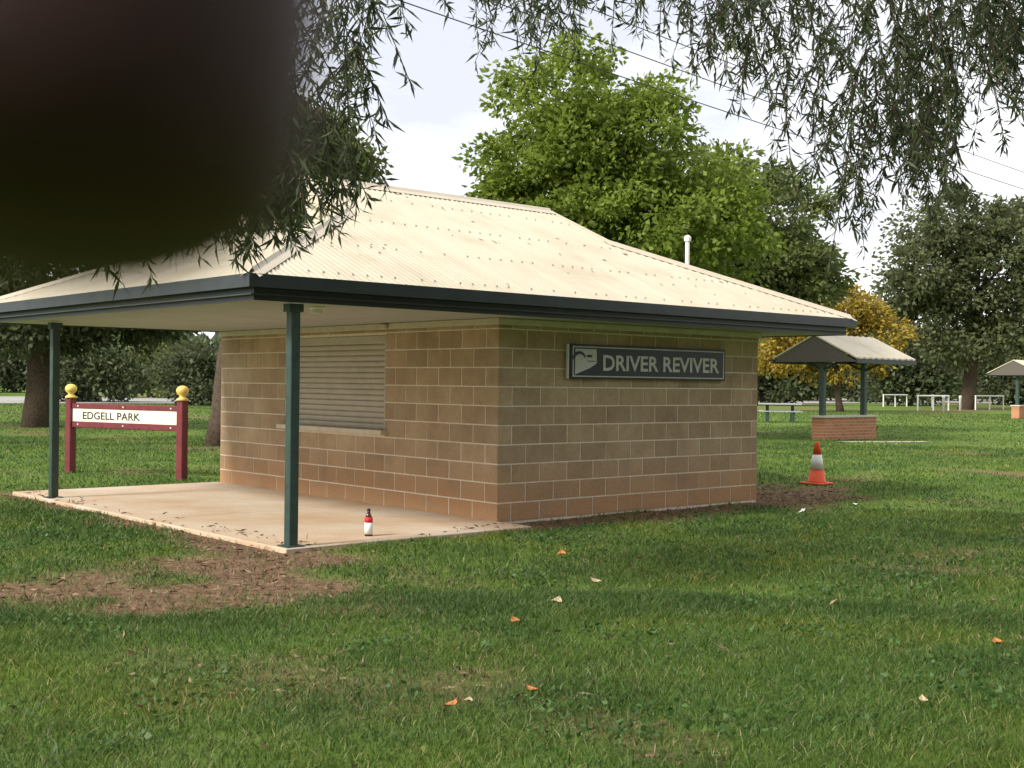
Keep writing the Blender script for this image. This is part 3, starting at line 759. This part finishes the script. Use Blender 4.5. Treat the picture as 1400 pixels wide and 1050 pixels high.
# left trees, behind the verandah and the fingertip
d = 36
tree('shade_tree', 'large dark tree with a thick trunk left of the park sign', base_at(55, d), 12,
     [pxblob(40, 330, d, 190, 120, 2), pxblob(190, 360, d, 130, 100, 1.3), pxblob(-120, 330, d, 160, 140, 1.6), pxblob(60, 190, d, 150, 110, 1.2), pxblob(90, 440, d, 150, 40, .8)],
     M['dark_leaf'], 420, 110, .22, 25, .42, .75, M['bark'])
d = 27
tree('broadleaf_tree', 'green broadleaf tree behind the left end of the roof, half hidden by the fingertip', base_at(300, d), 9,
     [pxblob(330, 200, d, 120, 80, 1.4), pxblob(430, 235, d, 75, 60, 1.3), pxblob(250, 270, d, 150, 80, 1.3), pxblob(400, 290, d, 100, 60, 1)],
     M['mid_leaf'], 300, 130, .17, 26, .26, .55)
# unseen trees added behind and beside the viewpoint to keep the sky off the near lawn and the sign wall
for i, (r0, f0, h0, w0, nm) in enumerate(((6, -9, 12, 5.5, 'behind the viewpoint on the right'), (-5, -11, 12, 5.5, 'behind the viewpoint on the left'), (15, -3, 12, 5.5, 'right of the viewpoint beyond the gum tree'), (17, 8, 11, 4.2, 'outside the frame right of the lawn'), (14, -14, 13, 6, 'farthest behind the viewpoint on the right'))):
    p_ = CAM+RT*r0+FWD*f0; k_ = (p_.x, p_.y)
    tree('shade_tree', 'broad dark unseen tree added for shade, standing '+nm, (p_.x, p_.y, 0), h0,
         [((k_[0], k_[1], h0*.62), w0, w0, h0*.33, 2), ((k_[0]+w0*.5, k_[1], h0*.42), w0*.7, w0*.7, h0*.25, 1), ((k_[0]-w0*.5, k_[1]+1, h0*.45), w0*.7, w0*.7, h0*.25, 1)],
         M['dark_leaf'], 260, 70, .36, 140+i, .4, 1.1, M['bark'])
hz = []
fr = random.Random(5)
kinds = [('mid_leaf', 'mid green bushy tree'), ('dark_leaf', 'dark rounded tree'), ('far_leaf', 'pale grey green tree')]
spots = [(-150, 100, 430, 130), (20, 120, 440, 110), (120, 75, 462, 80), (205, 95, 448, 90), (285, 70, 468, 70), (365, 110, 440, 100), (480, 120, 420, 110), (600, 120, 410, 120), (1045, 95, 470, 75), (1100, 130, 440, 90), (1200, 120, 455, 85), (1245, 100, 462, 70), (1330, 140, 440, 100), (1410, 110, 462, 85), (1500, 120, 430, 120), (1010, 120, 450, 80)]
names = ['left of the big dark left tree', 'behind the trunk at the far left', 'directly behind the left post of the park sign', 'behind the middle of the park sign', 'between the park sign and the block wall', 'hidden mostly behind the left half of the kiosk', 'hidden behind the kiosk shutter', 'hidden behind the kiosk corner', 'just right of the block wall end', 'far behind the left side of the yellow tree', 'far behind the right side of the yellow tree', 'between the yellow tree and the big right trunk', 'behind the big right trunk', 'behind the shelter cut off at the right edge', 'beyond the right edge of the view', 'far behind the block wall end']
for i, ((px_, d_, ty, hw), nm) in enumerate(zip(spots, names)):
    mk, kd = kinds[i % 3]; b_ = base_at(px_, d_)
    tp = at(px_, ty, d_).z
    mid = 525-(525-ty)*.5
    tree('background_tree', kd+' '+nm, b_, tp, [pxblob(px_, ty+(552-ty)*.32, d_, hw*.6, (552-ty)*.30, 1), pxblob(px_-hw*.4, ty+(552-ty)*.55, d_, hw*.55, (552-ty)*.32, 1), pxblob(px_+hw*.4, ty+(552-ty)*.55, d_, hw*.55, (552-ty)*.32, 1), pxblob(px_, ty+(552-ty)*.78, d_, hw*.8, (552-ty)*.22, .9)],
         M[mk], 130, 60, .0042*d_, 60+i, .22, .0115*d_, M['barkg'], 'trees round the far side of the park', 'tree', 6, .1)
# distant wooded skyline, one mass
r_ = np.random.default_rng(77); P = []; D = []
for k in range(900):
    a = r_.uniform(-1.15, 1.15); dd = r_.uniform(170, 240); c = np.array([CAM.x+dd*math.cos(YAW+a), CAM.y+dd*math.sin(YAW+a), 0]); h = 7+6*vnoise(np.array([a*9]), np.array([3.]), 1, 9)[0]
    q = r_.normal(size=(26, 3))*np.array([3, 3, 1.8]); c[2] = r_.uniform(.5, h); P.append(c+q); D.append(r_.normal(size=(26, 3)))
V, F = leaves_np(np.concatenate(P), np.concatenate(D), 2.2, 1.8, .2, 3)
kind(npmesh('far_wood', V, F, M['far_leaf']), 'stuff')

# overhanging gum tree: trunk outside the frame on the right, limbs over the camera, drooping sprays
tb = CAM+RT*8.6+FWD*5.5; TB = Vector((tb.x, tb.y, 0))
gum = empty('overhanging_tree', 'near gum tree with drooping narrow leaves hanging across the top of the view', 'tree', TB)
def cr2(r_, f_, z_): p_ = CAM+RT*r_+FWD*f_; return Vector((p_.x, p_.y, z_))
rg = np.random.default_rng(91); bm = B(); tw = B()
trunk_pts = [TB+Vector((0, 0, -.3)), TB+Vector((-.1, .1, 1.5)), TB+Vector((.1, .2, 3.4)), cr2(8.0, 5.6, 5.2)]
tube(bm, [p_-TB for p_ in trunk_pts], [.46, .38, .33, .28], 12)
limbs = [[cr2(8.0, 5.6, 5.2), cr2(6.0, 7.2, 6.6), cr2(3.0, 8.6, 7.1), cr2(0.2, 9.2, 7.0)],
         [cr2(8.0, 5.6, 5.2), cr2(6.2, 9.0, 5.9), cr2(4.6, 10.6, 5.9), cr2(3.2, 11.2, 5.4)],
         [cr2(8.0, 5.6, 5.2), cr2(4.5, 4.6, 7.2), cr2(0, 4.6, 8.0), cr2(-4.2, 6.0, 7.0)],
         [cr2(-.2, 4.7, 8.0), cr2(-2.2, 7.0, 6.8), cr2(-2.6, 8.2, 5.4), cr2(-2.5, 8.6, 4.6)],
         [cr2(8.0, 5.6, 5.2), cr2(5.0, 2.0, 7.4), cr2(1.0, 0.0, 8.2), cr2(-4, -1, 7.6)]]
for lm in limbs: tube(bm, [p_-TB for p_ in lm], [.17, .12, .075, .03], 8)
obj('trunk', bm, M['bark'], gum, True)
def lower(x):                                  # lower edge of the foliage across the view
    return np.interp(x, [330, 395, 450, 500, 530, 600, 640, 700, 760, 860, 940, 1000, 1060, 1100, 1160, 1210, 1280, 1340, 1390, 1460],
                        [330, 300, 285, 235, -30, -40, 25, 60, 40, 30, 60, 110, 190, 285, 325, 300, 250, 215, 180, 210])
P = []; D = []
def spray(p0, ln, nleaf):
    d0 = np.array([rg.normal()*.55, rg.normal()*.55, -1.0]); d0 /= np.linalg.norm(d0); pts = [p0]
    side = rg.normal(size=3)*.25; side[2] = 0
    for k in range(6): d0 = d0+np.array([0, 0, -.10])+side*.12; d0 /= np.linalg.norm(d0); pts.append(pts[-1]+d0*ln/6)
    tube(tw, [Vector(p_)-TB for p_ in pts], [.005, .0045, .004, .0035, .003, .0025, .002], 4)
    pts = np.array(pts); t = rg.random(nleaf)*5.99; i = t.astype(int); u = (t-i)[:, None]
    q = pts[i]*(1-u)+pts[i+1]*u
    P.append(q); dd = rg.normal(size=(nleaf, 3))*.55; dd[:, 2] -= .75; D.append(dd)
def fill(n_, x0, x1, top, dlo, dhi, ln=(.45, .9), nl=(26, 44), dens=None):
    k = 0
    while k < n_:
        x = rg.uniform(x0, x1); lo = lower(x)
        y = rg.uniform(top, max(lo, top+1))
        if lo < top: k += 1; continue
        cl = vnoise(np.array([x]), np.array([y]), 1/70, 40)[0]
        if cl < .36 and rg.random() < .85: k += .12; continue
        d_ = rg.uniform(dlo, dhi); L_ = rg.uniform(*ln)
        y -= L_*.75*FPX/d_*.8
        spray(np.array(at(x, y, d_)), L_, int(rg.uniform(*nl))); k += 1
fill(330, 640, 1440, -160, 7.8, 11.5)
fill(120, 1000, 1440, 0, 8.0, 11.0); fill(90, 1180, 1440, -60, 8.0, 11.0)
fill(95, 300, 520, -120, 6.8, 9.0); fill(110, 330, 500, 120, 6.8, 8.6, (.35, .6), (26, 40))
# fringe below and behind the fingertip
for k in range(26):
    x = rg.uniform(130, 330); y = 330+ (330-x)*.22 + rg.uniform(-60, 10); d_ = rg.uniform(6.5, 8); L_ = rg.uniform(.3, .5)
    spray(np.array(at(x, y-L_*.8*FPX/d_, d_)), L_, 26)
nfrm = sum(len(a) for a in P)
# unseen sprays added to the crown overhead, to shade the near ground
for k in range(430):
    c = cr2(rg.uniform(-7, 8), rg.uniform(-5, 7.5), rg.uniform(6.6, 8.6)); spray(np.array(c), rg.uniform(.5, .9), 26)
for k in range(620):  # denser sprays above the frame, added to deepen the foreground shade
    f_ = rg.uniform(1, 12.5); c = cr2(rg.uniform(-6.5, 8.5), f_, max(6.9, 1.44+.40*f_+1.0)+rg.uniform(0, 1.6)); spray(np.array(c), rg.uniform(.5, .9), 30)
V, F = leaves_np(np.concatenate(P)-np.array(TB), np.concatenate(D), .125, .0175, .16, 4)
npmesh('crown', V, F, M['shade_leaf'], gum)
obj('twig', tw, M['bark'], gum)

# ------------------------------------------------------------------ grass
def grass(n_, dlo, dhi, half, hgt, wid, seed, name=None):
    r = np.random.default_rng(seed)
    dd = np.sqrt(r.uniform(dlo**2, dhi**2, n_)); a = YAW+r.uniform(-half, half, n_)
    x = CAM.x+dd*np.cos(a); y = CAM.y+dd*np.sin(a)
    dm_ = dirt_mask(x, y); pat = fbm(x, y, 1.6, 71, 3)
    slab = (x > -.13) & (x < 2.7) & (y > -.13) & (y < 6.43)
    hou = (x > 2.65) & (x < 7) & (y > .4) & (y < 6.4)
    keep = (r.random(n_) > dm_*.93) & ~slab & ~hou & (r.random(n_) < .55+pat)
    x, y, dd, pat = x[keep], y[keep], dd[keep], pat[keep]; n_ = len(x)
    z = gz(x, y); h = hgt*r.uniform(.45, 1.25, n_)*(.6+pat*.8); w_ = wid*r.uniform(.7, 1.3, n_)*(1+np.maximum(dd-6, 0)*.055)
    th = r.uniform(0, 2*np.pi, n_); lean = r.uniform(.15, 1.5, n_)*h; ph = r.uniform(0, 2*np.pi, n_)
    s = np.stack([np.cos(th), np.sin(th), 0*th], -1); l_ = np.stack([np.cos(ph), np.sin(ph), 0*ph], -1)
    b = np.stack([x, y, z-.004], -1); up_ = np.array([0, 0, 1.])
    m_ = b+up_*(h*.55)[:, None]+l_*(lean*.35)[:, None]; t = b+up_*(h*.92)[:, None]+l_*lean[:, None]
    V = np.stack([b-s*w_[:, None]/2, b+s*w_[:, None]/2, m_+s*w_[:, None]*.42, m_-s*w_[:, None]*.42, t], 1).reshape(-1, 3)
    i = np.arange(n_)*5
    F = np.concatenate([np.stack([i, i+1, i+2], -1), np.stack([i, i+2, i+3], -1), np.stack([i+3, i+2, i+4], -1)])
    return V, F
def blade_mat():
    m, n, l, p = newmat('grass_blade')
    g_ = n.new('ShaderNodeNewGeometry'); t = n.new('ShaderNodeTexCoord')
    c = ramp(n, [(0, (.036, .078, .013)), (.45, (.064, .128, .021)), (.74, (.105, .18, .036)), (.92, (.17, .21, .07)), (1, (.34, .32, .18))])
    l.new(g_.outputs['Random Per Island'], c.inputs[0])
    nz_ = n.new('ShaderNodeTexNoise'); nz_.inputs['Scale'].default_value = .8; nz_.inputs['Detail'].default_value = 5; l.new(t.outputs['Object'], nz_.inputs['Vector'])
    c2 = ramp(n, [(.35, (.62, .72, .72)), (.5, (1, 1, 1)), (.68, (1.5, 1.2, .85))]); l.new(nz_.outputs['Fac'], c2.inputs[0])
    mm = n.new('ShaderNodeMix'); mm.data_type = 'RGBA'; mm.blend_type = 'MULTIPLY'; mm.inputs[0].default_value = 1
    l.new(c.outputs[0], mm.inputs[6]); l.new(c2.outputs[0], mm.inputs[7]); l.new(mm.outputs[2], p.inputs['Base Color'])
    p.inputs['Roughness'].default_value = .55; p.inputs['Specular IOR Level'].default_value = .25
    tr = n.new('ShaderNodeBsdfTranslucent'); ms = n.new('ShaderNodeMixShader'); ms.inputs[0].default_value = .3
    l.new(mm.outputs[2], tr.inputs[0]); l.new(p.outputs[0], ms.inputs[1]); l.new(tr.outputs[0], ms.inputs[2]); l.new(ms.outputs[0], n['Material Output'].inputs[0])
    return m
parts_ = [grass(190000, 3.4, 8.5, R(34), .050, .0038, 201), grass(170000, 7.5, 15, R(32), .052, .0052, 202), grass(150000, 13, 32, R(30), .052, .0062, 203), grass(90000, 28, 75, R(28), .055, .0085, 204)]
off = 0; VV = []; FF = []
for V, F in parts_: VV.append(V); FF.append(F+off); off += len(V)
kind(npmesh('grass', np.concatenate(VV), np.concatenate(FF), blade_mat()), 'stuff')

# straw-dry grass left standing on the worn patches
r_ = np.random.default_rng(512); n_ = 150000
dd = np.sqrt(r_.uniform(4.5**2, 17**2, n_)); a = YAW+r_.uniform(-R(32), R(32), n_); x = CAM.x+dd*np.cos(a); y = CAM.y+dd*np.sin(a)
k_ = (r_.random(n_) < np.clip(dirt_mask(x, y)*1.2 + np.clip(fbm(x, y, .9, 88, 4)-.52, 0, 1)*1.6, .02, .5)) & ~((x > -.12) & (x < 7) & (y > -.12) & (y < 6.4) & ~((x > 2.7) & (y < .4)))
x, y = x[k_], y[k_]; D = r_.normal(size=(len(x), 3))*np.array([1, 1, .5])+np.array([0, 0, .75])
V, F = leaves_np(np.stack([x, y, gz(x, y)-.002], -1), D, .042, .006, .1, 8)
kind(npmesh('dry_grass', V, F, leafmat('straw', (.12, .07, .042), (.36, .27, .17), .2, .8)), 'stuff')
# low broad-leaved weeds and clover in loose patches
r_ = np.random.default_rng(733); n_ = 120000
dd = np.sqrt(r_.uniform(3.6**2, 18**2, n_)); a = YAW+r_.uniform(-R(33), R(33), n_); x = CAM.x+dd*np.cos(a); y = CAM.y+dd*np.sin(a)
k_ = (r_.random(n_) < np.clip((fbm(x, y, 2.2, 97, 4)-.56)*5, 0, .75)) & (dirt_mask(x, y) < .4) & ~((x > -.2) & (x < 7.05) & (y > -.2) & (y < 6.5))
x, y = x[k_], y[k_]; D = r_.normal(size=(len(x), 3)); D[:, 2] = np.abs(D[:, 2])*.35
V, F = leaves_np(np.stack([x, y, gz(x, y)+r_.uniform(.012, .045, len(x))], -1), D, .030, .026, .12, 9)
kind(npmesh('clover', V, F, leafmat('clover_leaf', (.035, .085, .018), (.10, .19, .05), .3, .5)), 'stuff')
# shed gum leaves, bark and twigs strewn over the bare earth and the lawn
r_ = np.random.default_rng(311); n_ = 26000
dd = np.sqrt(r_.uniform(3.5**2, 22**2, n_)); a = YAW+r_.uniform(-R(36), R(36), n_); x = CAM.x+dd*np.cos(a); y = CAM.y+dd*np.sin(a)
k_ = (r_.random(n_) < dirt_mask(x, y)*.75+.035) & ~((x > 2.65) & (x < 7) & (y > .4) & (y < 6.4)) & ~((x > .25) & (x < 2.7) & (y > .35) & (y < 6.43))
x, y = x[k_], y[k_]; z = np.where((x > -.12) & (x < 2.68) & (y > -.12) & (y < 6.42), SLAB, gz(x, y))+.006
D = r_.normal(size=(len(x), 3)); D[:, 2] *= .18
V, F = leaves_np(np.stack([x, y, z+r_.uniform(0, .012, len(x))], -1), D, .075, .016, .1, 6)
kind(npmesh('leaf_litter', V, F, leafmat('shed_leaf', (.07, .042, .025), (.34, .25, .15), .1, .8)), 'stuff')

# ------------------------------------------------------------------ the photographer's hand, a fingertip in front of the lens
def cl(xmm, ymm, zmm): return CAM + RT*(xmm/1000) + UP*(ymm/1000) + FWD*(zmm/1000)
hand = empty('hand', 'out of focus dark fingertip hanging into the upper left corner', 'hand', cl(-25, 95, 30))
def skinchain(verts, edges, radii, root=0):
    me = bpy.data.meshes.new('skin_base'); o0 = hand.location
    me.from_pydata([Vector(v_)-o0 for v_ in verts], edges, []); o = bpy.data.objects.new('palm', me); COL.objects.link(o)
    md = o.modifiers.new('Skin', 'SKIN')
    for i, r_ in enumerate(radii): me.skin_vertices[0].data[i].radius = (r_, r_)
    me.skin_vertices[0].data[root].use_root = True
    ss = o.modifiers.new('Sub', 'SUBSURF'); ss.levels = 2; ss.render_levels = 2
    dg = bpy.context.evaluated_depsgraph_get(); m2 = bpy.data.meshes.new_from_object(o.evaluated_get(dg)); bpy.data.objects.remove(o)
    for p_ in m2.polygons: p_.use_smooth = True
    m2.materials.clear(); m2.materials.append(M['skin'])
    return m2
Z = 42
vs_ = [cl(-30, 130, 40), cl(-28, 100, 42), cl(-24, 75, 44),                       # wrist, palm, knuckle row
       cl(-20, 50, 46), cl(-16, 30, 46), cl(-15.4, 14, 44), cl(-15.2, 2.6, Z)]    # index finger pointing down past the lens
ed = [(i, i+1) for i in range(6)]; rd = [.026, .030, .021, .0105, .0100, .0094, .0088]
def fing(start, pts, rr):
    k = len(vs_); vs_.extend(pts); ed.append((start, k)); ed.extend((k+i, k+i+1) for i in range(len(pts)-1)); rd.extend(rr)
fing(2, [cl(-42, 54, 50), cl(-46, 34, 44), cl(-46, 28, 26), cl(-46, 34, 14)], [.0105, .0098, .009, .0078])
fing(2, [cl(-60, 62, 48), cl(-65, 44, 42), cl(-66, 38, 24), cl(-66, 44, 12)], [.010, .0094, .0086, .0075])
fing(1, [cl(-74, 82, 44), cl(-80, 66, 38), cl(-80, 60, 24), cl(-80, 64, 14)], [.0088, .0082, .0075, .0066])
fing(1, [cl(-8, 92, 20), cl(4, 78, 2), cl(8, 66, -10)], [.012, .0105, .0088])
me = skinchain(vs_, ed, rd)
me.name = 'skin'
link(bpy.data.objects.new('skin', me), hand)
# unseen phone in that hand, placed behind the lens to keep skylight off the fingertip
pc = cl(-48, 22, -5)
ph = bpy.data.objects.new('phone', None); COL.objects.link(ph); ph.matrix_world = Matrix.Translation(pc) @ m3.to_4x4()
tag(ph, 'unseen dark slab phone held behind the viewpoint, placed to shade the fingertip', 'phone')
bm = B(); box(bm, -.069, .069, -.034, .034, -.0035, .0035, .002); obj('case', bm, M['black'], ph)
bm = B(); box(bm, -.060, .060, -.030, .030, -.0041, -.0036); obj('screen', bm, mat('dark_glass', (.01, .01, .012), .1), ph)
